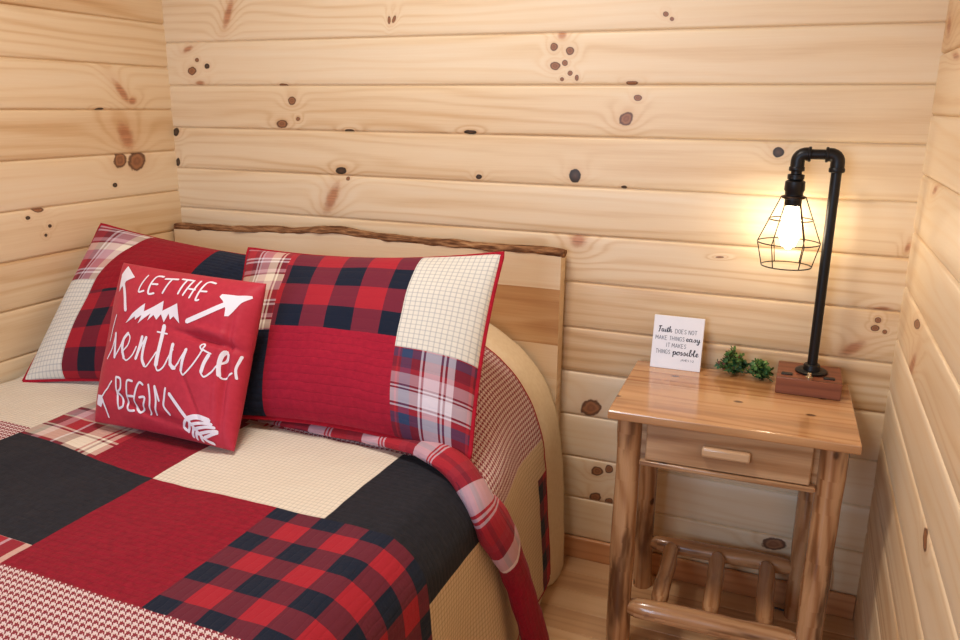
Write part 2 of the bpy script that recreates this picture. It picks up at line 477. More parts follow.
FB['pmad'] = fab('sham_madras', madras(.165, .15, sett([(6, wM), (1, wR), (1, wM), (5, wN), (4, wM), (1, wW), (1, wM), (7, wW), (1, wM), (1, wW), (1, wM), (3, wW)]),
                sett([(6, wM), (5, wN), (3, wR), (1, wW), (1, wM), (7, wW), (1, wM), (1, wW), (1, wM), (6, wP), (3, wR)]), .49, .0), .02, 'v', .3)
FB['pmad2'] = fab('sham_madras_left', madras(.15, .15, sett([(5, wR), (3, wM), (1, wW), (1, wM), (1, wW), (5, wP), (5, cr), (1, wM), (1, cr), (3, wM)]),
                sett([(4, wM), (1, wW), (1, wM), (1, wW), (5, wR), (5, wP), (4, cr), (1, wM), (2, wP)]), .01, .26), .02, 'v', .3)

# ------------------------------------------------------------------ room shell
def board_wall(name, mat, knots, plane, z_off, x0, x1, place, zbot=0.0, ztop=H, hole=None):
    """horizontal tongue and groove boards; place(a, depth, z)->world; hole=(a0,a1,z0,z1)"""
    mb = MB(); mats = [mat]
    zs = [z_off + k*P for k in range(-20, 20)]
    zs = [z for z in zs if zbot+.02 < z < ztop-.02]
    ed = [zbot] + zs + [ztop]
    g = [(.0075, 0), (.0050, .0008), (.0022, .0030), (.0008, .007)]
    for i in range(len(ed)-1):
        a, b = ed[i], ed[i+1]
        prof = []
        if i > 0:
            prof += [(a, .007)] + [(a+h, d) for h, d in reversed(g)]
        else: prof += [(a, 0)]
        n = 5
        lo = prof[-1][0]; hi = (b-g[0][0]) if i < len(ed)-2 else b
        prof += [(lo+(hi-lo)*k/n, 0) for k in range(1, n)]
        if i < len(ed)-2: prof += [(b-h, d) for h, d in g] + [(b, .007)]
        else: prof += [(b, 0)]
        ro = random.random()*40; rv = random.random()*9; ti = random.random()
        mine = [k for k in knots if a <= k[1] < b]
        mi = 0
        if mine:
            mats.append(wood('%s_board' % name, PINE, mine, plane)); mi = len(mats)-1
        spans = [(x0, x1)]
        if hole and a < hole[3] and b > hole[2]:
            spans = [(x0, hole[0]), (hole[1], x1)]
        for (s0, s1) in spans:
            nb = max(1, int((s1-s0)/.4)); base = len(mb.v)
            for z, d in prof:
                for k in range(nb+1): mb.v.append(place(s0+(s1-s0)*k/nb, d, z))
            for j in range(len(prof)-1):
                for k in range(nb):
                    q = [base+j*(nb+1)+k, base+j*(nb+1)+k+1, base+(j+1)*(nb+1)+k+1, base+(j+1)*(nb+1)+k]
                    ua, ub = s0+(s1-s0)*k/nb+ro, s0+(s1-s0)*(k+1)/nb+ro
                    va, vb = prof[j][0]-a+rv, prof[j+1][0]-a+rv
                    mb.face(q, [(ua, va), (ub, va), (ub, vb), (ua, vb)], mi, ti)
    # solid backing so the wall has thickness
    for (s0, s1) in ([(x0, x1)] if not hole else [(x0, hole[0]), (hole[1], x1)]):
        n = len(mb.v)
        for d in (.0075, .09):
            for z in (zbot, ztop):
                for s in (s0, s1): mb.v.append(place(s, d, z))
        for F in ((0,1,3,2),(4,6,7,5),(0,4,5,1),(2,3,7,6),(0,2,6,4),(1,5,7,3)): mb.face([n+i for i in F])
    if hole:
        for (za, zb) in ((zbot, hole[2]), (hole[3], ztop)):
            n = len(mb.v)
            for d in (.0075, .09):
                for z in (za, zb):
                    for s in (hole[0], hole[1]): mb.v.append(place(s, d, z))
            for F in ((0,1,3,2),(4,6,7,5),(0,4,5,1),(2,3,7,6),(0,2,6,4),(1,5,7,3)): mb.face([n+i for i in F])
    return mb.build(name, mats, None, True, 'structure')


Z0 = 1.5273
board_wall('wall_back', M_pine, KB, 'xz', Z0, -.03, W+.03, lambda a, d, z: (a, d, z))
board_wall('wall_left', M_pine, KL, 'yz', Z0+.0564, DEPTH, 0.03, lambda a, d, z: (-d, a, z))
board_wall('wall_right', M_pine, KR, 'yz', Z0-.0669, DEPTH, 0.03, lambda a, d, z: (W+d, a, z))
WIN = (.45, 1.55, .75, 1.85)
board_wall('wall_front', M_lowbounce, (), 'xz', Z0, 0.0, W, lambda a, d, z: (a, DEPTH-d, z), hole=WIN)

mb = MB()
fy = 0.0; k = 0
while fy > DEPTH:
    y1 = fy; y0 = max(DEPTH, fy-.09); ti = random.random(); ro = random.random()*30
    pr = [(y0, -.002), (y0+.0015, 0), (y1-.0015, 0), (y1, -.002)]
    base = len(mb.v)
    for y, z in pr: mb.v += [(0, y, z), (W, y, z)]
    for j in range(3):
        mb.face([base+2*j, base+2*j+1, base+2*j+3, base+2*j+2], [(ro, pr[j][0]-y0+k*.3), (W+ro, pr[j][0]-y0+k*.3), (W+ro, pr[j+1][0]-y0+k*.3), (ro, pr[j+1][0]-y0+k*.3)], 0, ti)
    fy -= .09; k += 1
n = len(mb.v)
mb.box((0, DEPTH, -.06), (W, 0, -.0022), 0)
mb.build('floor', M_floor, None, True, 'structure')
mb = MB(); mb.box((-.09, DEPTH-.09, H), (W+.09, .09, H+.06)); mb.build('ceiling', M_lowbounce, None, False, 'structure')
mb = MB(); mb.box((0.001, -.013, 0.0), (W-.001, -.0005, .069), 0)
mb.build('baseboard_back', M_base, None, True, 'structure', bevel=.003)
wf = MB()
x0, x1, z0, z1 = WIN
for a, b in (((x0-.06, DEPTH+.0, z0-.06), (x1+.06, DEPTH+.018, z0)), ((x0-.06, DEPTH+.0, z1), (x1+.06, DEPTH+.018, z1+.06)),
             ((x0-.06, DEPTH+.0, z0), (x0, DEPTH+.018, z1)), ((x1, DEPTH+.0, z0), (x1+.06, DEPTH+.018, z1)),
             (((x0+x1)/2-.015, DEPTH-.05, z0), ((x0+x1)/2+.015, DEPTH-.03, z1)), ((x0, DEPTH-.05, (z0+z1)/2-.015), (x1, DEPTH-.03, (z0+z1)/2+.015))):
    wf.box(a, b, 0)
wf.build('window_1', M_pine, None, True, 'structure', bevel=.002)

# ------------------------------------------------------------------ bed
bed = empty('bed', (.70, -1.0, 0), 'wooden bed with live-edge headboard against the plank wall', 'bed')


def rel(o, root):     # keep world coordinates for meshes modelled in place
    o.matrix_parent_inverse = (Matrix.Translation(root.location) @ Matrix.Rotation(root.rotation_euler[2], 4, 'Z')).inverted()
    return o


def headtop(x):       # height of the live edge
    pts = [(0, .940), (.2, .946), (.45, .956), (.6, .966), (.66, .970), (.75, .962), (.95, .957), (1.15, .955), (1.3, .957), (1.4, .953)]
    for (a, za), (b, zb) in zip(pts, pts[1:]):
        if x <= b: return za+(zb-za)*sm(a, b, x)
    return pts[-1][1]


mb = MB()
xs = [.014+i*(1.374-.014)/60 for i in range(61)]
zl = [.30, .45, .585, .587, .68, .682, .842, .844, 1]
bands = [.4, .5, .5, .5, .5, .82, .82, .3]
ro = 3.3
def hz(x, j): return headtop(x)-.012 if j == len(zl)-1 else zl[j]+(.004*math.sin(x*6) if j > 2 else 0)
for side, y in (('f', -.055), ('b', -.012)):
    base = len(mb.v)
    for j in range(len(zl)):
        for x in xs: mb.v.append((x, y, hz(x, j)))
    w = len(xs)
    for j in range(len(zl)-1):
        for i in range(w-1):
            q = [base+j*w+i, base+j*w+i+1, base+(j+1)*w+i+1, base+(j+1)*w+i]
            uv = [(xs[i]+j*2.1, hz(xs[i], j)+j*.37), (xs[i+1]+j*2.1, hz(xs[i+1], j)+j*.37), (xs[i+1]+j*2.1, hz(xs[i+1], j+1)+j*.37), (xs[i]+j*2.1, hz(xs[i], j+1)+j*.37)]
            if side == 'b': q.reverse(); uv.reverse()
            mb.face(q, uv, 0, bands[j])
    if side == 'f': fb = base
w = len(xs); h = len(zl)
bb = fb+w*h
for j in range(h-1):
    for i, fl in ((0, True), (w-1, False)):
        q = [fb+j*w+i, bb+j*w+i, bb+(j+1)*w+i, fb+(j+1)*w+i]
        if fl: q.reverse()
        mb.face(q, [(0, zl[j]), (.04, zl[j]), (.04, zl[j+1]), (0, zl[j+1])], 0, .5)
for i in range(w-1):
    mb.face([fb+(h-1)*w+i, fb+(h-1)*w+i+1, bb+(h-1)*w+i+1, bb+(h-1)*w+i], [(xs[i], 0), (xs[i+1], 0), (xs[i+1], .04), (xs[i], .04)], 0, .5)
hb = rel(mb.build('headboard', M_head, bed, True), bed)
mb = MB()
path = []; rad = []
for i in range(140):
    x = .01+i*(1.380-.01)/139
    path.append((x, -.036+.003*nz(x*7, 1), headtop(x)-.006+.0015*nz(x*22, 3)))
    rad.append(.0225*(1+.16*nz(x*16, 5)+.1*nz(x*45, 6)) * (1 if 0 < i < 139 else .85))
mb.tube(path, rad, 20, flat=.50, up=(0, 0, 1), jitter=.35)
be = mb.build('bark_edge', M_bark, hb, True, label='rough brown bark along the top')
be.matrix_parent_inverse = hb.matrix_parent_inverse.copy() if False else Matrix.Identity(4)
# frame and legs under the mattress
mb = MB()
mb.box((.03, -1.96, .16), (.06, -.06, .30), 1); mb.box((1.33, -1.96, .16), (1.36, -.06, .30), 1)
mb.box((.03, -1.98, .14), (1.36, -1.95, .32), 0)
for i in range(8): mb.box((.06, -1.85+i*.24, .27), (1.33, -1.78+i*.24, .29), 0)
rel(mb.build('bed_frame', M_drawer, bed, True, bevel=.004), bed)
for x in (.05, 1.32):
    for y in (-1.94, -.10):
        mb = MB(); mb.tube([(x, y, 0), (x, y, .1), (x, y, .17)], [.025, .028, .03], 14)
        rel(mb.build('leg', M_log, bed), bed)


def rounded_slab(x0, x1, y0, y1, z0, z1, r=.05):
    mb = MB()
    mb.box((x0, y0, z0), (x1, y1, z1))
    return mb


mb = rounded_slab(.03, 1.335, -1.96, -.075, .302, .560)
mt = rel(mb.build('mattress', M_mattress, bed, True, bevel=.045, seg=4), bed)

# ---- bedding surfaces : section paths from the left wall over the top, down the right side
def arclen(pts):
    L = [0]
    for a, b in zip(pts, pts[1:]): L.append(L[-1]+(Vector(b)-Vector(a)).length)
    return L


def resample(pts):
    P3 = catmull([(p[0], p[1], 0) for p in pts], 14)
    X = np.array([p.x for p in P3]); Z = np.array([p.y for p in P3])
    L = np.concatenate([[0], np.cumsum(np.hypot(np.diff(X), np.diff(Z)))])
    # s is measured so that s=1.51 falls at z=.48 on the drop
    i = np.where((Z < .48) & (X > 1.2))[0][0]
    L = L - L[i] + 1.51
    return L, X, Z


R = .105
arc = [(1.325+R*math.sin(a), .60-R+R*math.cos(a)) for a in (0, .4, .8, 1.2, math.pi/2)]
MAIN = resample([(.016, .604), (.3, .604), (.7, .603), (1.1, .602)] + arc + [(1.435, .42), (1.44, .3), (1.445, .18), (1.45, .04)])
HEAD = resample([(.016, .77), (.3, .785), (.7, .785), (.95, .785), (1.08, .765), (1.18, .735), (1.28, .672), (1.345, .59), (1.385, .49), (1.405, .36), (1.418, .2), (1.425, .04)])


def sect(S, s):
    L, X, Z = S
    if s < L[0]: s = L[0]
    return float(np.interp(s, L, X)), float(np.interp(s, L, Z))


def bedpt(s, y, off=0.0):
    """point of the bedding at section arclength s and distance y from the wall"""
    wv = sm(-.70, -.36, y)
    s0 = MAIN[0][0]*(1-wv)+HEAD[0][0]*wv
    ss = max(s, s0)
    # left end: both sections start at the wall, stretch s linearly on the left half
    def S(Q):
        a = Q[0][0]
        t = s if s > .9 else a+(s-.016)*(.9-a)/(.9-.016)
        x, z = sect(Q, t); x2, z2 = sect(Q, t+.004)
        d = math.hypot(x2-x, z2-z) or 1
        return x, z, -(z2-z)/d, (x2-x)/d
    a = S(MAIN); b = S(HEAD)
    x, z, nx, nzz = [a[i]*(1-wv)+b[i]*wv for i in range(4)]
    l = math.hypot(nx, nzz) or 1; nx /= l; nzz /= l
    drop = sm(.50, .15, z)
    # soft undulation and hanging folds
    off2 = .004*nz(s*5, y*5, 2)+.0016*nz(s*24, y*24, 5)
    fold = drop*(.016*math.sin(y*17+.8+1.2*nz(y*3, 1))+.010*nz(y*9, z*2, 7))
    yy = y
    if y > -.62 and x > 1.36: fold *= .35
    x += nx*(off+off2+fold); z += nzz*(off+off2)
    x = max(x, .006)
    return (x, yy, max(z, .012))


MATS = ['red', 'black', 'buffalo', 'hound', 'cream', 'tan', 'madras_wide', 'madras']
QM = [FB[k] for k in MATS]


def qpatch(s, y):
    y = y  # already un-skewed row coordinate
    if y > -.70:
        if s < .36: return 'cream'
        if s < .9: return 'madras_wide'
        if s < 1.51: return 'hound'
        return 'tan' if (y < -.30 or s < 1.60) else 'buffalo'
    if y > -1.01:
        if s < .36: return 'cream' if y < -.70 and y > -.98 else 'hound'
        if s < .62: return 'madras_wide'
        if s < .81: return 'red'
        if s < 1.22: return 'cream'
        if s < 1.51: return 'black'
        return 'tan'
    if y > -1.345:
        if s >= 1.51: return 'buffalo'
        if s < .36: return 'hound'
        if s < .81: return 'black' if y > -1.285 else 'madras_wide'
        if s < 1.115: return 'red'
        if s < 1.51: return 'buffalo'
        return 'tan'
    if y > -1.66:
        if s < 1.30: return 'hound'
        return 'red'
    if s < .45: return 'cream'
    if s < .9: return 'buffalo'
    if s < 1.51: return 'black'
    return 'madras'


def fill(cuts, step):
    out = []
    for a, b in zip(cuts, cuts[1:]):
        n = max(1, round((b-a)/step)); out += [a+(b-a)*i/n for i in range(n)]
    return out+[cuts[-1]]


SS = fill([.016, .36, .62, .81, .9, 1.115, 1.22, 1.30, 1.51, 1.60, 1.93], .0125)
YS = fill([-1.98, -1.66, -1.345, -1.285, -1.01, -.98, -.70, -.30, -.225], .0125)


def skew(s, y):
    k = sm(.81, .36, s)
    return y + k*.055*sm(-.75, -.98, y)*sm(-1.34, -1.2, y)


mb = MB()
def fq(s, y): return bedpt(s, skew(s, y))
mb.grid(fq, SS, YS, uvf=lambda s, y: (s, y), mif=lambda s, y: MATS.index(qpatch(s, y)))
quilt = empty('patchwork_quilt', (.72, -1.1, .60), 'red, black and cream patchwork plaid quilt covering the bed', 'quilt')
qm = mb.build('quilt_cloth', QM, quilt)
rel(qm, quilt)
so = qm.modifiers.new('thick', 'SOLIDIFY'); so.thickness = .008; so.offset = -1
# binding along the head edge
def qbind(pts, r=.0045, name='binding', flat=1.0):
    mb = MB(); mb.tube(pts, r, 8, uvs=1); o = mb.build(name, FB['bind'], quilt, label='red cloth binding'); rel(o, quilt); return o
qbind([Vector(bedpt(s, -.2255, -.003)) for s in fill([.02, 1.92], .02)])
qbind([Vector(bedpt(1.93, y, -.003)) for y in fill([-1.98, -.226], .02)])
# tucked fold running across the bed and down the side
fp = [(.72, -.672, .602, .008), (.86, -.676, .606, .012), (1.0, -.680, .612, .019), (1.15, -.688, .620, .026), (1.27, -.705, .626, .032), (1.365, -.735, .610, .041), (1.432, -.755, .540, .049), (1.462, -.722, .455, .049), (1.475, -.675, .36, .044), (1.492, -.635, .24, .045), (1.505, -.595, .13, .046), (1.51, -.575, .03, .05)]
c = catmull([p[:3] for p in fp], 10)
rr = [v.x for v in catmull([(p[3], 0, 0) for p in fp], 10)]
ups = []
for p in c:
    a = sm(1.30, 1.44, p.x); ups.append(Vector((a, 0, 1-a*.9)).normalized())
FM = ['madras_fold', 'piping', 'red', 'buffalo']
mi = []
for i, p in enumerate(c[:-1]):
    if p.z > .425 or p.x < 1.4: mi.append(0)
    elif p.z > .415: mi.append(1)
    elif p.z > .125: mi.append(2)
    else: mi.append(3)
if 1 not in mi:
    for i in range(1, len(mi)):
        if mi[i] == 2 and mi[i-1] == 0: mi[i] = 1; break
mb = MB(); mb.tube(c, rr, 20, mi=mi, flat=.55, up=ups, jitter=.2, seed=.2)
o = mb.build('folded_edge', [FB[k] for k in FM], quilt, label='rolled plaid and red fold hanging down the side'); rel(o, quilt)

# cream blanket between quilt and headboard, reaching the floor
mb = MB()
BS = fill([.02, .9, 1.93], .02); BY = fill([-.56, -.225, -.068], .015)
def bp(s, y):
    lift = sm(-.222, -.18, y)
    x, yy, z = bedpt(s, y, -.018+.018*lift)
    edge = sm(-.085, -.066, y)
    z -= edge*.012
    return (x+.004*math.sin(y*40)*sm(.4, .1, z), yy, max(z if s < 1.9 else .006, .006))
mb.grid(bp, BS, BY, uvf=lambda s, y: (s, y))
bl = mb.build('cream_blanket', FB['blanket'], None)
tag(bl, 'plain cream blanket under the quilt, draping to the floor by the headboard', 'blanket')
so = bl.modifiers.new('thick', 'SOLIDIFY'); so.thickness = .004; so.offset = -1


def stroke_mesh(mb, pts, w, place, n=1, mi=0):
    """flat ribbon with round ends following pts (2-D), mapped through place(x, y, off)"""
    pts = [Vector((p[0], p[1], 0)) for p in pts]
    for i, p in enumerate(pts):
        d = (pts[min(i+1, len(pts)-1)]-pts[max(i-1, 0)]); d = d.normalized() if d.length else Vector((1, 0, 0))
        nrm = Vector((-d.y, d.x, 0)); ww = w[i] if isinstance(w, list) else w
        for k in range(n+1):
            q = p+nrm*ww*(.5-k/n); mb.v.append(place(q.x, q.y))
    m = n+1; b = len(mb.v)-m*len(pts)
    for i in range(len(pts)-1):
        for k in range(n):
            mb.face([b+m*i+k, b+m*i+k+1, b+m*(i+1)+k+1, b+m*(i+1)+k], None, mi)


# ------------------------------------------------------------------ pillows
class Pillow:
    def __init__(s, TL, TR, BR, BL, T, ku=.06, kv=.07, p=2.6, wr=.004, seed=1, q=.55, sag=0, dents=()):
        s.c = [Vector(c) for c in (BL, BR, TR, TL)]; s.T = T; s.ku = ku; s.kv = kv; s.p = p; s.wr = wr; s.seed = seed; s.q = q
        s.sag = sag; s.dents = dents
        s.du = ((s.c[1]-s.c[0]).length+(s.c[2]-s.c[3]).length)/2
        s.dv = ((s.c[3]-s.c[0]).length+(s.c[2]-s.c[1]).length)/2
        s.n = ((s.c[1]-s.c[0])+(s.c[2]-s.c[3])).cross((s.c[3]-s.c[0])+(s.c[2]-s.c[1])).normalized()

    def S(s, u, v, side=1, off=0):
        a = 2*u-1; b = 2*v-1
        a2 = a*(1-s.ku*(1-b*b)); b2 = b*(1-s.kv*(1-a*a))
        if b > 0: b2 -= s.sag*(1-a*a)*b
        U = (a2+1)/2; V = (b2+1)/2
        c = s.c
        P0 = c[0]*(1-U)*(1-V)+c[1]*U*(1-V)+c[2]*U*V+c[3]*(1-U)*V
        e = max(0, (1-abs(a)**s.p))*max(0, (1-abs(b)**s.p))
        t = s.T*e**s.q
        ed = sm(0, .12, 1-abs(a))*sm(0, .12, 1-abs(b))
        # gathers radiating from the edges and corners plus broad unevenness
        w = s.wr*(nz(u*3+s.seed, v*3, side)*1.6+.6*nz(u*8+s.seed, v*6, side+3))*ed
        for (du, dv, ru, rv, ang, dep) in s.dents:
            x = (u-du)*math.cos(ang)+(v-dv)*math.sin(ang); y = -(u-du)*math.sin(ang)+(v-dv)*math.cos(ang)
            w += dep*math.exp(-(x/ru)**2-(y/rv)**2)
        return P0+s.n*side*(t+w*(1 if side > 0 else .3)+off)

    def build(s, name, mats, mif, n=(72, 56), label=None, cat=None, cuts=None, binding=True, group=None, uvoff=(0, 0), warp=None):
        cen = (s.c[0]+s.c[1])/2
        root = empty(name, cen, label, cat, group)
        mb = MB()
        us = fill(cuts[0], 1/n[0]) if cuts else fill([0, 1], 1/n[0])
        vs = fill(cuts[1], 1/n[1]) if cuts else fill([0, 1], 1/n[1])
        # cluster samples at the rim
        e = [0, .003, .008, .016, .03]
        us = sorted(set([round(x, 5) for x in us+e+[1-k for k in e]])); vs = sorted(set([round(x, 5) for x in vs+e+[1-k for k in e]]))
        uvf = lambda u, v: (u*s.du+uvoff[0], v*s.dv+uvoff[1])
        wf_ = warp or (lambda u, v: (u, v))
        mb.grid(lambda u, v: s.S(*wf_(u, v), 1), us, vs, uvf, mif)
        mb.grid(lambda u, v: s.S(u, v, -1), us, vs, uvf, (lambda u, v: 0), flip=True)
        me = mb.mesh('cover')
        bm = bmesh.new(); bm.from_mesh(me); bmesh.ops.remove_doubles(bm, verts=bm.verts, dist=.0002); bm.to_mesh(me); bm.free()
        o = link('cover', me, mats, root); rel(o, root)
        if binding:
            pts = []
            N = 40
            for i in range(N): pts.append(s.S(i/N, 0))
            for i in range(N): pts.append(s.S(1, i/N))
            for i in range(N): pts.append(s.S(1-i/N, 1))
            for i in range(N+1): pts.append(s.S(0, 1-i/N))
            mb = MB(); mb.tube(pts, binding, 8, up=s.n, flat=.6, caps=False)
            b = mb.build('binding', FB['bind'], root, label='red cloth binding around the edge'); rel(b, root)
        return root


PR = Pillow((.598, -.40, .960), (1.330, -.395, 1.004), (1.378, -.705, .620), (.722, -.735, .622), .085, ku=.035, kv=.105, seed=2, wr=.006, sag=.0)
mats = ['pred', 'navy', 'pmad2', 'pbuff', 'pcream', 'pmad']
def mR(u, v):
    if u < .235: return mats.index('pmad2' if v > .43 else 'navy')
    if u < .735: return mats.index('pbuff' if v > .455 else 'pred')
    return mats.index('pcream' if v > .405 else 'pmad')
PR.build('pillow_sham', [FB[k] for k in mats], mR, cuts=([0, .235, .735, 1], [0, .405, .43, .455, 1]), binding=.0068, uvoff=(0, 0),
         label='large patchwork pillow in front of the headboard, cream check top right corner', cat='pillow')

PL = Pillow((.026, -.36, .985), (.66, -.31, .912), (.70, -.60, .640), (.060, -.708, .604), .085, ku=.02, kv=.06, seed=5, wr=.006)
matsL = ['predL', 'pcream', 'pmad2', 'pbuffL', 'navy']
def mL(u, v):
    if u < .20: return matsL.index('pmad2' if v > .58 else 'pcream')
    if u < .66: return matsL.index('predL' if v > .50 else 'pbuffL')
    return matsL.index('navy' if v > .4 else 'predL')
def warpL(u, v):
    return u+.13*sm(.5, 1, v)**1.5*sm(0, .2, u)*sm(.85, .2, u), v+.05*sm(.15, .5, u)*sm(0, .4, v)*sm(1, .6, v)
PL.build('pillow_sham', [FB[k] for k in matsL], mL, warp=warpL, cuts=([0, .20, .66, 1], [0, .4, .50, .58, 1]), binding=.006, uvoff=(0, 0),
         label='patchwork pillow in the left corner behind the red slogan cushion', cat='pillow')

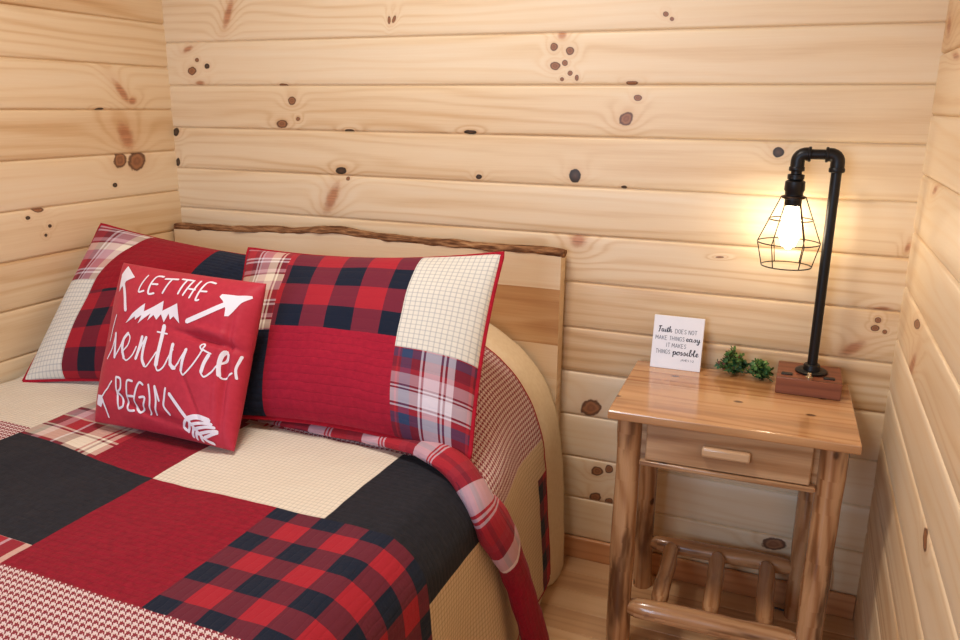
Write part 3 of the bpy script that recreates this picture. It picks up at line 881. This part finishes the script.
PT = Pillow((.425, -.665, .955), (.862, -.675, .944), (.894, -.862, .614), (.491, -.862, .616), .062, ku=.03, kv=.02, seed=9, wr=.005, p=3.2, q=.5,
            dents=((.80, .585, .17, .020, -.10, -.016), (.925, .42, .014, .30, .03, -.010), (.885, .42, .016, .28, .03, .003), (.82, .640, .12, .022, -.1, .005), (.55, .10, .25, .02, -.15, -.006), (.35, .14, .2, .02, -.3, -.005), (.75, .25, .012, .16, .5, -.004)))
PRINT = [('f',0.0,[(0.0764,0.9748),(0.1957,0.9002),(0.1314,0.8657),(0.1205,0.8351),(0.0989,0.8222),(0.0885,0.7926),(0.0722,0.8309),(0.0488,0.9134)]),('s',0.00916,[(0.0953,0.8739),(0.1684,0.7734),(0.2107,0.6792)]),('s',0.00495,[(0.2884,0.9248),(0.2761,0.8125),(0.3153,0.8163)]),('s',0.00495,[(0.4065,0.9319),(0.3555,0.9186),(0.3484,0.81),(0.387,0.8115)]),('s',0.00495,[(0.3572,0.8695),(0.3936,0.8726)]),('s',0.00495,[(0.4272,0.9174),(0.5159,0.9265)]),('s',0.00495,[(0.4789,0.922),(0.4474,0.8211)]),('s',0.00473,[(0.54,0.9332),(0.6063,0.9357)]),('s',0.00473,[(0.5739,0.9345),(0.5547,0.8317)]),('s',0.00473,[(0.6147,0.9364),(0.5899,0.8277)]),('s',0.00473,[(0.6531,0.9405),(0.6368,0.8178)]),('s',0.00473,[(0.6119,0.8752),(0.6509,0.8752)]),('s',0.00473,[(0.7438,0.942),(0.6935,0.9356),(0.6794,0.8184),(0.6996,0.8133)]),('s',0.00473,[(0.6892,0.8725),(0.7226,0.8759)]),('f',0.0,[(0.2254,0.6004),(0.2675,0.6642),(0.3462,0.7406),(0.3496,0.6887),(0.4702,0.7746),(0.4762,0.7122),(0.5357,0.7509),(0.5691,0.772),(0.6107,0.6522),(0.5589,0.6901),(0.5387,0.6663),(0.5218,0.7019),(0.5007,0.6435),(0.4717,0.69),(0.4455,0.6521),(0.4189,0.6784),(0.3854,0.6384),(0.3954,0.6835),(0.323,0.6095),(0.3409,0.6655),(0.2963,0.6296),(0.2923,0.6502)]),('s',0.01203,[(0.6619,0.6731),(0.7716,0.7419),(0.8643,0.8149)]),('f',0.0,[(0.8644,0.8013),(0.8431,0.8332),(0.8161,0.8544),(0.8221,0.8745),(0.9044,0.8822),(0.9699,0.8998),(0.9756,0.8866),(0.9386,0.844),(0.9165,0.7986),(0.8954,0.7473),(0.876,0.7417),(0.8705,0.7847)]),('s',0.00388,[(0.1287,0.6433),(0.1044,0.5609),(0.0959,0.4826)]),('s',0.00388,[(0.1091,0.3744),(0.1414,0.4409),(0.1492,0.5104)]),('s',0.00388,[(0.1782,0.3931),(0.2121,0.4557),(0.2327,0.5182)]),('s',0.00388,[(0.2302,0.424),(0.2711,0.4712),(0.2786,0.5195),(0.257,0.543)]),('s',0.00388,[(0.2487,0.3964),(0.2854,0.3814),(0.3237,0.4173),(0.3424,0.4714)]),('s',0.00773,[(0.1501,0.5321),(0.1654,0.4597),(0.1754,0.3886)]),('s',0.00773,[(0.257,0.543),(0.2314,0.5007),(0.2327,0.4412),(0.2559,0.3929)]),('s',0.00773,[(0.3734,0.5355),(0.3651,0.466),(0.3568,0.4002)]),('s',0.00773,[(0.4011,0.5357),(0.3953,0.4704),(0.4029,0.4068),(0.4313,0.3678)]),('s',0.00773,[(0.6031,0.5217),(0.5993,0.4572),(0.6089,0.4047),(0.6387,0.385)]),('s',0.00388,[(0.3568,0.4002),(0.3803,0.4897),(0.4011,0.5357)]),('s',0.00388,[(0.4313,0.3678),(0.4485,0.3659),(0.4789,0.4166),(0.4979,0.4582)]),('s',0.00388,[(0.5116,0.3838),(0.5305,0.354),(0.5641,0.3804),(0.5897,0.4472),(0.6089,0.4925)]),('s',0.00388,[(0.4705,0.5811),(0.5413,0.5788)]),('s',0.01075,[(0.5068,0.6221),(0.5113,0.5126),(0.5144,0.3843)]),('s',0.00388,[(0.6075,0.3961),(0.6336,0.3816),(0.6642,0.4433),(0.6888,0.5022)]),('s',0.00388,[(0.6769,0.3802),(0.6991,0.3595),(0.7445,0.4156),(0.781,0.4842),(0.7921,0.5156)]),('s',0.00388,[(0.7978,0.5167),(0.7778,0.5368),(0.7907,0.5577),(0.8048,0.5482),(0.7985,0.5253),(0.8449,0.5089)]),('s',0.00388,[(0.8032,0.3945),(0.8258,0.3713),(0.8578,0.4038),(0.8853,0.4459),(0.9159,0.4826),(0.921,0.5236),(0.9114,0.5394)]),('s',0.00388,[(0.8991,0.4017),(0.9179,0.385),(0.958,0.4273)]),('s',0.00773,[(0.5993,0.5237),(0.6009,0.4574),(0.6068,0.4001)]),('s',0.00773,[(0.6922,0.5071),(0.6823,0.4464),(0.6796,0.3807)]),('s',0.00773,[(0.835,0.4999),(0.8156,0.4463),(0.807,0.3954)]),('s',0.00773,[(0.9114,0.5394),(0.8993,0.5079),(0.8942,0.4487),(0.8995,0.3977)]),('s',0.00473,[(0.985,0.5341),(0.9802,0.5056),(0.9718,0.4524),(0.9806,0.4025)]),('s',0.00431,[(0.1846,0.2462),(0.1317,0.184),(0.0972,0.1399)]),('f',0.0,[(0.0609,0.1579),(0.1016,0.1567),(0.1228,0.126),(0.0992,0.0879),(0.0545,0.1006)]),('s',0.00516,[(0.1124,0.1331),(0.1441,0.0805),(0.1556,0.0396)]),('s',0.00516,[(0.2197,0.2743),(0.234,0.1836),(0.2521,0.0971)]),('s',0.00516,[(0.2197,0.2743),(0.259,0.2662),(0.263,0.214),(0.2359,0.1891)]),('s',0.00516,[(0.2359,0.1891),(0.2717,0.1652),(0.286,0.1174),(0.2521,0.0971)]),('s',0.00516,[(0.3578,0.2661),(0.3158,0.2606),(0.3167,0.181),(0.3263,0.1026),(0.3735,0.1016)]),('s',0.00516,[(0.3197,0.1775),(0.3679,0.1808)]),('s',0.00516,[(0.4359,0.2575),(0.4098,0.2657),(0.3871,0.222),(0.3762,0.1431),(0.4037,0.1033),(0.4256,0.1083),(0.4514,0.1842),(0.4139,0.1822)]),('s',0.00516,[(0.4763,0.2637),(0.4891,0.1821),(0.4811,0.0992)]),('s',0.00516,[(0.5234,0.1044),(0.5323,0.1811),(0.5181,0.2625),(0.5535,0.1847)]),('s',0.00516,[(0.5955,0.2627),(0.5892,0.2064),(0.5864,0.159),(0.6258,0.1195)]),('s',0.00815,[(0.624,0.2348),(0.6775,0.1813),(0.7371,0.1257)]),('s',0.01118,[(0.7443,0.117),(0.806,0.1411),(0.8774,0.1337)]),('s',0.00644,[(0.7371,0.1257),(0.7998,0.066),(0.8502,0.0245),(0.8931,0.015)]),('s',0.00644,[(0.7639,0.0904),(0.8307,0.1115),(0.8947,0.1173)]),('s',0.00644,[(0.7809,0.0685),(0.8583,0.0954),(0.909,0.1026)]),('s',0.00644,[(0.8064,0.0484),(0.8729,0.0729),(0.9213,0.0863)]),('s',0.00644,[(0.8481,0.0383),(0.8818,0.0556),(0.9211,0.0786)]),('s',0.00644,[(0.7396,0.1146),(0.7159,0.0734),(0.7403,0.0532)]),('s',0.00644,[(0.7612,0.0996),(0.7462,0.0482)]),('s',0.00644,[(0.7814,0.0847),(0.7699,0.0272)]),('s',0.00644,[(0.8019,0.0663),(0.7898,0.019)]),('s',0.00644,[(0.8237,0.0443),(0.822,0.015)])]
tp = PT.build('slogan_cushion', [FB['satin']], None, n=(170, 170), binding=False,
              label='square red cushion printed with white arrows and lettering', cat='cushion')
mb = MB()
def onp(x, y): return PT.S(min(.995, max(.005, x/PT.du)), min(.995, max(.005, y/PT.dv)), 1, .0012)
for kind, wd, pts in PRINT:
    P2 = [(a*PT.du, b*PT.dv) for a, b in pts]
    if kind == 's':
        if len(P2) == 2: P2 = [P2[0], ((P2[0][0]+P2[1][0])/2, (P2[0][1]+P2[1][1])/2), P2[1]]
        cc = catmull([(a, b, 0) for a, b in P2], 14)
        n = len(cc); e = [Vector((p.x, p.y, 0)) for p in cc]
        d0 = (e[0]-e[1]).normalized()*wd*.4; d1 = (e[-1]-e[-2]).normalized()*wd*.4
        e = [e[0]+d0]+e+[e[-1]+d1]
        stroke_mesh(mb, e, [wd*.45]+[wd]*n+[wd*.45], lambda x, y: onp(x, y), 4)
    else:
        bm = bmesh.new()
        vs = [bm.verts.new((a, b, 0)) for a, b in P2]
        fc = bm.faces.new(vs)
        bmesh.ops.triangulate(bm, faces=[fc])
        for _ in range(3): bmesh.ops.subdivide_edges(bm, edges=[e for e in bm.edges if e.calc_length() > .006], cuts=1)
        bmesh.ops.triangulate(bm, faces=bm.faces[:])
        b0 = len(mb.v); bm.verts.index_update()
        for v in bm.verts: mb.v.append(onp(v.co.x, v.co.y))
        for f_ in bm.faces: mb.face([b0+v.index for v in f_.verts])
        bm.free()
o = mb.build('printed_lettering', M_print, tp, True, label='white printed arrows, mountains and lettering'); rel(o, tp)

# ------------------------------------------------------------------ nightstand
NS = empty('nightstand', (1.868, -.215, 0), 'rustic log nightstand with one drawer beside the bed', 'nightstand', rz=math.radians(1.6))


def logpath(a, b, n=14, bend=.003, seed=0):
    a = Vector(a); b = Vector(b)
    return [a.lerp(b, i/n)+Vector((nz(i/n*2.2, seed), nz(i/n*2.2, seed+5), nz(i/n*2.2, seed+9)))*bend for i in range(n+1)]


mb = MB()
ys = [-.205, -.09, .02, .11, .195]
nb = len(ys)-1
for i in range(nb):
    mb.box((-.267, ys[i]+(.0002 if i else 0), .643), (.267, ys[i+1], .665), 0, ti=[.55, .35, .7, .45][i])
me = mb.mesh('tabletop')
o = link('tabletop', me, [M_top], NS, False)
b = o.modifiers.new('b', 'BEVEL'); b.width = .0035; b.segments = 3; b.limit_method = 'ANGLE'
# make the slab one piece: drop inner faces
bm = bmesh.new(); bm.from_mesh(me)
bmesh.ops.remove_doubles(bm, verts=bm.verts, dist=.0006)
inner = [f for f in bm.faces if abs(f.normal.y) > .9 and -.2 < f.calc_center_median().y < .19]
bmesh.ops.delete(bm, geom=inner, context='FACES')
bm.to_mesh(me); bm.free()
for (x, y, xb, yb) in ((-.222, -.155, -.219, -.155), (.222, -.155, .219, -.155), (-.222, .145, -.205, .150), (.2, .145, .208, .15)):
    mb = MB(); pth = logpath((xb, yb, 0.0), (x, y, .6435), 16, .004, x*9+y*3)
    pth[0].z = 0.0; pth[-1].z = .6435
    rad = [.0295+.0025*nz(i*.35, x*4+y) for i in range(17)]
    if y > 0: rad = [r*.9 for r in rad]
    mb.tube(pth, rad, 20, jitter=.06, seed=x*30+y*7+9)
    mb.build('leg', M_log, NS)
mb = MB(); mb.box((-.192, -.165, .535), (.208, .165, .6425), 0)
mb.build('drawer_housing', M_drawer, NS, True, bevel=.002)
mb = MB(); mb.box((-.178, -.186, .547), (.178, -.166, .640), 0, ti=.4)
dr = mb.build('drawer', M_drawer, NS, True, bevel=.003)
mb = MB(); mb.box((-.052, -.203, .583), (.052, -.1862, .606), 0, ti=.1)
mb.build('handle', M_drawer, dr, True, bevel=.005, seg=3, label='short wooden bar handle')
mb = MB(); mb.box((-.19, -.190, .533), (.19, -.166, .5455), 0, ti=.75)
mb.build('apron_rail', M_drawer, NS, True, bevel=.003)


def rung(name, a, b, r, seed, taper=.6):
    mb = MB(); n = 16; pth = logpath(a, b, n, .004, seed)
    rad = []
    for i in range(n+1):
        t = min(i, n-i)/n
        rad.append(r*(taper+(1-taper)*sm(0, .09, t))*(1+.08*nz(i*.5, seed)))
    mb.tube(pth, rad, 18, jitter=.07, seed=seed)
    return mb.build(name, M_log, NS)


rung('stretcher', (-.205, -.152, .128), (.205, -.150, .130), .027, 3.1)
rung('stretcher', (-.195, .150, .143), (.195, .150, .147), .023, 5.7)
for x, s in ((-.128, 1.3), (-.004, 2.6), (.122, 4.4)):
    rung('shelf_rung', (x, .140, .150), (x+.002, -.138, .138), .0215, s*3, .45)

# ------------------------------------------------------------------ lamp
TZ = .665
LX, LY = 2.0365, -.080
lamp = empty('table_lamp', (LX, LY, TZ), 'black iron pipe lamp with wire cage on the nightstand', 'lamp')
def lp(o): return rel(o, lamp)
mb = MB(); mb.box((1.958, -.150, TZ+.0005), (2.106, -.012, TZ+.0425), 0)
lb = lp(mb.build('base', M_lbase, lamp, True, bevel=.002, label='reddish wooden block base'))
bz = TZ+.0425
for (x, w) in ((1.981, .013), (2.077, .013)):
    mb = MB(); mb.box((x-w, -.128, bz-.001), (x+w, -.112, bz+.0035), 0)
    o = mb.build('usb_outlet', M_plastic, lb, True, bevel=.0015); o.matrix_parent_inverse = Matrix.Identity(4)
mb = MB(); mb.lathe([(.009, bz-.001), (.009, bz+.003), (.005, bz+.004), (.005, bz+.011), (.003, bz+.013)], 2.032, -.128, 16)
o = mb.build('switch_knob', M_brass, lb, label='small pale metal knob'); o.matrix_parent_inverse = Matrix.Identity(4)
mb = MB(); mb.lathe([(.036, bz-.0005), (.038, bz+.002), (.038, bz+.005), (.035, bz+.007), (.0205, bz+.008), (.019, bz+.020), (.0165, bz+.022)], LX, LY, 32)
lp(mb.build('flange', M_black, lamp))
pr = .0118
mb = MB(); mb.tube([(LX, LY, bz+.018), (LX, LY, 1.0), (LX, LY, 1.215)], pr, 24)
lp(mb.build('pole', M_black, lamp))
BX = 1.950
def elbow(x, sgn, z, down=True):
    mb = MB()
    c0 = [(x, LY, z-.032), (x, LY, z-.017)]
    arcp = [(x+sgn*.017*(1-math.cos(a)), LY, z-.017+.017*math.sin(a)) for a in (.25, .5, .8, 1.1, 1.35, 1.5708)]
    c0 += arcp + [(x+sgn*.026, LY, z)]
    mb.tube([Vector(p) for p in c0], .0158, 20, up=(0, 1, 0))
    # collars
    for (p, q) in (((x, LY, z-.040), (x, LY, z-.029)), ((x+sgn*.021, LY, z), (x+sgn*.028, LY, z))):
        p = Vector(p); q = Vector(q)
        mb.tube([p, p.lerp(q, .2), p.lerp(q, .8), q], [.0162, .0178, .0178, .0162], 20, up=(0, 1, 0))
    return lp(mb.build('elbow', M_black, lamp))
ZA = 1.237
elbow(LX, -1, ZA); elbow(BX, 1, ZA)
mb = MB(); mb.tube([(LX-.02, LY, ZA), (BX+.02, LY, ZA)], pr, 20, up=(0, 1, 0)); lp(mb.build('arm', M_black, lamp))
mb = MB()
zs = ZA-.036
mb.lathe([(.0125, zs), (.0125, zs-.010), (.019, zs-.012), (.019, zs-.022), (.0165, zs-.024), (.0225, zs-.028), (.0235, zs-.048), (.021, zs-.052), (.0205, zs-.06), (.0262, zs-.062), (.0262, zs-.068), (.0195, zs-.070), (.0195, zs-.083), (.0185, zs-.085)][::-1], BX, LY, 28)
lp(mb.build('socket', M_black, lamp))
z1 = zs-.064; zr = [(z1, .0275), (1.083, .0505), (1.027, .0715), (.970, .0575)]
mb = MB()
def ringm(z, r, t=.0011):
    pts = [(BX+r*math.cos(2*math.pi*k/40), LY+r*math.sin(2*math.pi*k/40), z) for k in range(41)]
    mb.tube(pts, t, 6, up=(0, 0, 1), caps=False)
for z, r in zr: ringm(z, r, .0016)
for k in range(6):
    a = 2*math.pi*k/6
    for (za, ra), (zb, rb) in (((zr[0]), (zr[2])), ((zr[2]), (zr[3]))):
        mb.tube([(BX+ra*math.cos(a), LY+ra*math.sin(a), za), (BX+rb*math.cos(a), LY+rb*math.sin(a), zb)], .0015, 6)
lp(mb.build('cage_shade', M_wire, lamp, label='open bronze wire cage'))
t = NT('bulb_glow')
em = t.n('ShaderNodeEmission'); em.inputs[0].default_value = (1, .82, .58, 1); em.inputs[1].default_value = 34
t.t.links.new(em.outputs[0], t.out.inputs[0])
mb = MB()
zb = zs-.082
mb.lathe([(.012, zb), (.0135, zb-.012), (.020, zb-.030), (.0235, zb-.054), (.0225, zb-.080), (.015, zb-.100), (.004, zb-.108)][::-1], BX, LY, 24)
lp(mb.build('bulb', t.m, lamp, label='glowing warm white bulb'))
cp = catmull([(2.06, -.012, TZ+.012), (2.064, -.0075, TZ+.004), (2.066, -.0062, TZ-.02), (2.070, -.008, .60), (2.095, -.012, .45), (2.128, -.018, .30), (2.138, -.026, .19), (2.147, -.032, .11), (2.138, -.04, .04), (2.115, -.05, .006), (2.02, -.045, .005)], 8)
mb = MB(); mb.tube(cp, .0028, 8); lp(mb.build('power_cord', M_plastic, lamp, label='black power cord dropping behind the nightstand'))

# ------------------------------------------------------------------ little sign
SW, SH, ST = .131, .142, .012
sign = empty('tabletop_sign', (1.703, -.071, TZ), 'small white square plaque with dark lettering leaning on the wall', 'sign', rz=math.radians(1.5))
tilt = math.radians(-13)
MT = Matrix.Rotation(tilt, 4, 'X')
mb = MB(); mb.box((-SW/2, 0, 0.0006), (SW/2, ST, SH), 0, M=MT)
pn = mb.build('board', M_white, sign, False, bevel=.0012)


SP = lambda x, y: tuple(MT @ Vector((x, -.0005, y)))
# letter strokes on a 1 x 1.6 cell
G = {
 'A': [[(0,0),(.4,1.6),(.8,0)],[(.15,.55),(.65,.55)]], 'B': [[(0,0),(0,1.6),(.45,1.6),(.65,1.35),(.45,.9),(0,.85)],[(.45,.9),(.75,.55),(.5,0),(0,0)]],
 'D': [[(0,0),(0,1.6),(.4,1.55),(.7,1.1),(.7,.5),(.4,.05),(0,0)]], 'E': [[(.6,1.6),(0,1.6),(0,0),(.6,0)],[(0,.85),(.5,.85)]],
 'G': [[(.75,1.3),(.5,1.6),(.15,1.5),(0,.9),(.1,.2),(.4,0),(.72,.2),(.72,.7),(.4,.7)]], 'H': [[(0,0),(0,1.6)],[(.65,0),(.65,1.6)],[(0,.8),(.65,.8)]],
 'I': [[(.1,0),(.1,1.6)]], 'J': [[(.5,1.6),(.5,.3),(.3,0),(0,.2)]], 'K': [[(0,0),(0,1.6)],[(.65,1.6),(0,.7)],[(.2,.95),(.68,0)]],
 'M': [[(0,0),(.05,1.6),(.42,.5),(.8,1.6),(.85,0)]], 'N': [[(0,0),(0,1.6),(.65,0),(.65,1.6)]], 'O': [[(.35,0),(.05,.3),(0,.9),(.1,1.4),(.35,1.6),(.62,1.4),(.7,.8),(.62,.2),(.35,0)]],
 'S': [[(.6,1.35),(.35,1.6),(.05,1.35),(.1,1.0),(.5,.65),(.6,.3),(.3,0),(0,.25)]], 'T': [[(0,1.6),(.7,1.6)],[(.35,1.6),(.35,0)]],
 '1': [[(0,1.3),(.25,1.6),(.25,0)]], '2': [[(0,1.3),(.3,1.6),(.6,1.3),(.5,.8),(0,0),(.65,0)]], '7': [[(0,1.6),(.65,1.6),(.2,0)]], ':': [[(.1,.4),(.1,.55)],[(.1,1.0),(.1,1.15)]],
}
GW = {'I': .2, 'M': .85, 'A': .8, ':': .2, '1': .3, 'J': .5, 'D': .7, 'O': .7, 'G': .75}
C = {
 'F': ([[(.9,1.75),(.4,1.7),(.1,1.5)],[(.55,1.7),(.4,.8),(.3,.1),(.1,-.1)],[(.2,.85),(.7,.95)]], .85),
 'a': ([[(.55,.85),(.2,.85),(.05,.4),(.2,.02),(.45,.3),(.58,.85),(.5,.25),(.65,.02),(.85,.25)]], .85),
 'i': ([[(.0,.25),(.2,.85),(.15,.2),(.3,.0),(.5,.25)],[(.25,1.15),(.27,1.25)]], .48),
 't': ([[(.0,.25),(.25,1.5),(.18,.2),(.32,.0),(.5,.25)],[(.0,1.05),(.5,1.1)]], .5),
 'h': ([[(.0,.25),(.35,1.6),(.25,1.75),(.15,1.2),(.12,.0),(.25,.6),(.5,.85),(.5,.3),(.62,.0),(.85,.25)]], .85),
 'e': ([[(.0,.25),(.4,.55),(.35,.85),(.15,.75),(.08,.35),(.25,.0),(.55,.25)]], .55),
 's': ([[(.0,.2),(.25,.9),(.4,.35),(.25,.0),(.05,.1)],[(.25,.0),(.6,.25)]], .58),
 'y': ([[(.0,.6),(.1,.85),(.15,.25),(.35,.1),(.55,.85),(.5,.0),(.35,-.75),(.1,-.6),(.7,.2)]], .68),
 'p': ([[(.0,.4),(.2,.9),(.1,-.7)],[(.15,.5),(.4,.88),(.58,.5),(.4,.02),(.18,.15)],[(.45,.05),(.72,.25)]], .72),
 'o': ([[(.35,.85),(.08,.6),(.1,.1),(.35,.0),(.52,.4),(.35,.85),(.6,.7)]], .6),
 'b': ([[(.0,.25),(.38,1.5),(.25,1.75),(.12,1.0),(.12,.1),(.35,.0),(.52,.4),(.4,.75),(.7,.6)]], .68),
 'l': ([[(.0,.25),(.35,1.5),(.25,1.75),(.12,1.0),(.15,.1),(.3,.0),(.5,.25)]], .48),
}


def block(mb, txt, x, y, h, w, sp=1.0, mi=0, target=None):
    k = h/1.6
    adv = sum(GW.get(c, .65)+.28 for c in txt if c != ' ')+.45*txt.count(' ')
    kx = target/adv if target else k*sp
    for c in txt:
        if c == ' ': x += .45*kx; continue
        for st in G[c]:
            for (a, b), (a2, b2) in zip(st, st[1:]):
                stroke_mesh(mb, [(x+a*kx, y+b*k), (x+a2*kx, y+b2*k)], w*1.2, SP, mi=mi)
        x += (GW.get(c, .65)+.28)*kx
    return x


def cursive(mb, txt, x, y, h, w, target, mi=0):
    adv = sum(C[c][1] for c in txt); kx = target/adv; k = h
    for c in txt:
        for st in C[c][0]:
            cc = catmull([(x+a*kx, y+b*k, 0) for a, b in st], 4)
            ww = []
            for i in range(len(cc)):
                d = cc[min(i+1, len(cc)-1)]-cc[max(i-1, 0)]
                ww.append(w*(1.35 if d.y < 0 else .7))
            stroke_mesh(mb, cc, ww, SP, mi=mi)
        x += C[c][1]*kx


mb = MB()
xl = -SW/2
cursive(mb, 'Faith', xl+.013, .0985, .0085, .0017, .037)
block(mb, 'DOES NOT', xl+.058, .097, .011, .0009, target=.058, mi=1)
block(mb, 'MAKE THINGS', xl+.008, .077, .011, .0009, target=.078, mi=1)
cursive(mb, 'easy', xl+.088, .078, .0085, .0017, .036)
block(mb, 'IT MAKES', xl+.038, .0585, .011, .0009, target=.054, mi=1)
block(mb, 'THINGS', xl+.012, .040, .011, .0009, target=.040, mi=1)
cursive(mb, 'possible', xl+.056, .040, .0095, .0019, .068)
block(mb, 'JAMES 1:2', xl+.078, .0245, .0055, .0006, target=.036, mi=1)
o = mb.build('lettering', [M_ink, M_ink2], pn, False)

# ------------------------------------------------------------------ greenery
def leaf_mat():
    t = NT('leaf_green')
    at = t.n('ShaderNodeAttribute', attribute_name='tint')
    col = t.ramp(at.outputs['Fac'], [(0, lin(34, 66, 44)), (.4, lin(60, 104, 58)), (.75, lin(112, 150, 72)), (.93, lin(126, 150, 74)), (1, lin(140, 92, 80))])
    t.fin(col, .5, .4); t.b.inputs['Subsurface Weight'].default_value = .05
    return t.m
M_leaf = leaf_mat()
plant = empty('greenery_sprig', (1.885, -.045, TZ), 'artificial green leafy sprig between plaque and lamp', 'plant')
rl = random.Random(4)
mb = MB()
stems = MB()
tips = []
for cx, cy, rx, ry, hz_, nst in ((1.847, -.045, .042, .036, .066, 46), (1.914, -.062, .034, .032, .052, 38)):
    root0 = Vector((cx+.01, cy, TZ+.004))
    for i in range(nst):
        a = rl.uniform(0, 2*math.pi); rr_ = math.sqrt(rl.random())
        tip = Vector((cx+rx*rr_*math.cos(a), cy+ry*rr_*math.sin(a), TZ+.006+hz_*(1-rr_*rr_*.8)*rl.uniform(.55, 1)))
        mid = root0.lerp(tip, .5)+Vector((0, 0, .006))
        pth = catmull([root0, mid, tip], 3); stems.tube(pth, .0006, 5)
        for k in range(14):
            t_ = .3+.7*k/13
            p = pth[min(len(pth)-1, int(t_*(len(pth)-1)))]
            d = Vector((rl.gauss(0, 1), rl.gauss(0, 1), rl.gauss(.35, .8))).normalized()
            Lf = rl.uniform(.009, .014); Wd = Lf*.36
            sd = d.cross(Vector((rl.random(), rl.random(), rl.random()))).normalized(); nn = d.cross(sd)
            p = p+d*.001; p.z = max(p.z, TZ+.004)
            b0 = len(mb.v)
            prof = [(0, .15), (.3, .8), (.6, 1), (.85, .6), (1, .05)]
            for (tt, wd) in prof:
                c0 = p+d*Lf*tt-nn*.0015*tt*tt
                for sg in (-1, 0, 1):
                    q = c0+sd*sg*Wd*wd+nn*(.0006 if sg else 0)
                    q.z = max(q.z, TZ+.0012); q.y = min(q.y, -.004)
                    mb.v.append(q)
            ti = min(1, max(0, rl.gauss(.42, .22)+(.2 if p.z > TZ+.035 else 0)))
            if cx < 1.87 and p.x < 1.835 and rl.random() < .12: ti = 1
            for j in range(len(prof)-1):
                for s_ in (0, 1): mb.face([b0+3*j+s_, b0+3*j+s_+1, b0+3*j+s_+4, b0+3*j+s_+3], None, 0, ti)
stems.tube(catmull([(1.92, -.058, TZ+.010), (1.938, -.068, TZ+.008), (1.950, -.078, TZ+.004)], 4), .0012, 6)
stems.tube(catmull([(1.85, -.045, TZ+.008), (1.885, -.055, TZ+.012), (1.92, -.058, TZ+.010)], 4), .0012, 6)
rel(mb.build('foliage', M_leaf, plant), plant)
rel(stems.build('stem', M_stem, plant), plant)

# ------------------------------------------------------------------ light
def area(name, loc, rot, sx, sy, power, col):
    l = bpy.data.lights.new(name, 'AREA'); l.shape = 'RECTANGLE'; l.size = sx; l.size_y = sy; l.energy = power; l.color = col
    o = bpy.data.objects.new(name, l); COL.objects.link(o); o.location = loc; o.rotation_euler = rot; return o
area('window_daylight', ((WIN[0]+WIN[1])/2, DEPTH-.02, (WIN[2]+WIN[3])/2), (math.radians(90), 0, 0), 1.08, 1.08, 40, (.56, .74, 1.0))
area('ceiling_light', (1.15, -1.0, H-.03), (0, 0, 0), .40, .40, 21, (1.0, .92, .84))
w = bpy.data.worlds.new('World'); SC.world = w; w.use_nodes = True
w.node_tree.nodes['Background'].inputs[0].default_value = (.6, .75, 1, 1); w.node_tree.nodes['Background'].inputs[1].default_value = .6

# ------------------------------------------------------------------ camera
cam = bpy.data.cameras.new('camera'); co = bpy.data.objects.new('camera', cam); COL.objects.link(co)
cam.sensor_width = 36; cam.lens = 783.556/960*36; cam.clip_start = .02
yaw, pitch, roll = -0.3867, -0.2663, 0.0095
F = Vector((math.sin(yaw)*math.cos(pitch), math.cos(yaw)*math.cos(pitch), math.sin(pitch)))
Rt = Vector((math.cos(yaw), -math.sin(yaw), 0)); U = Rt.cross(F)
R2 = Rt*math.cos(roll)+U*math.sin(roll); U2 = -Rt*math.sin(roll)+U*math.cos(roll)
Mx = Matrix((R2, U2, -F)).transposed().to_4x4(); Mx.translation = (1.9695, -2.1041, 1.3382)
co.matrix_world = Mx
SC.camera = co
SC.view_settings.view_transform = 'Standard'; SC.view_settings.look = 'None'; SC.view_settings.gamma = 1
SC.view_settings.exposure = -0.12; SC.view_settings.use_curve_mapping = False
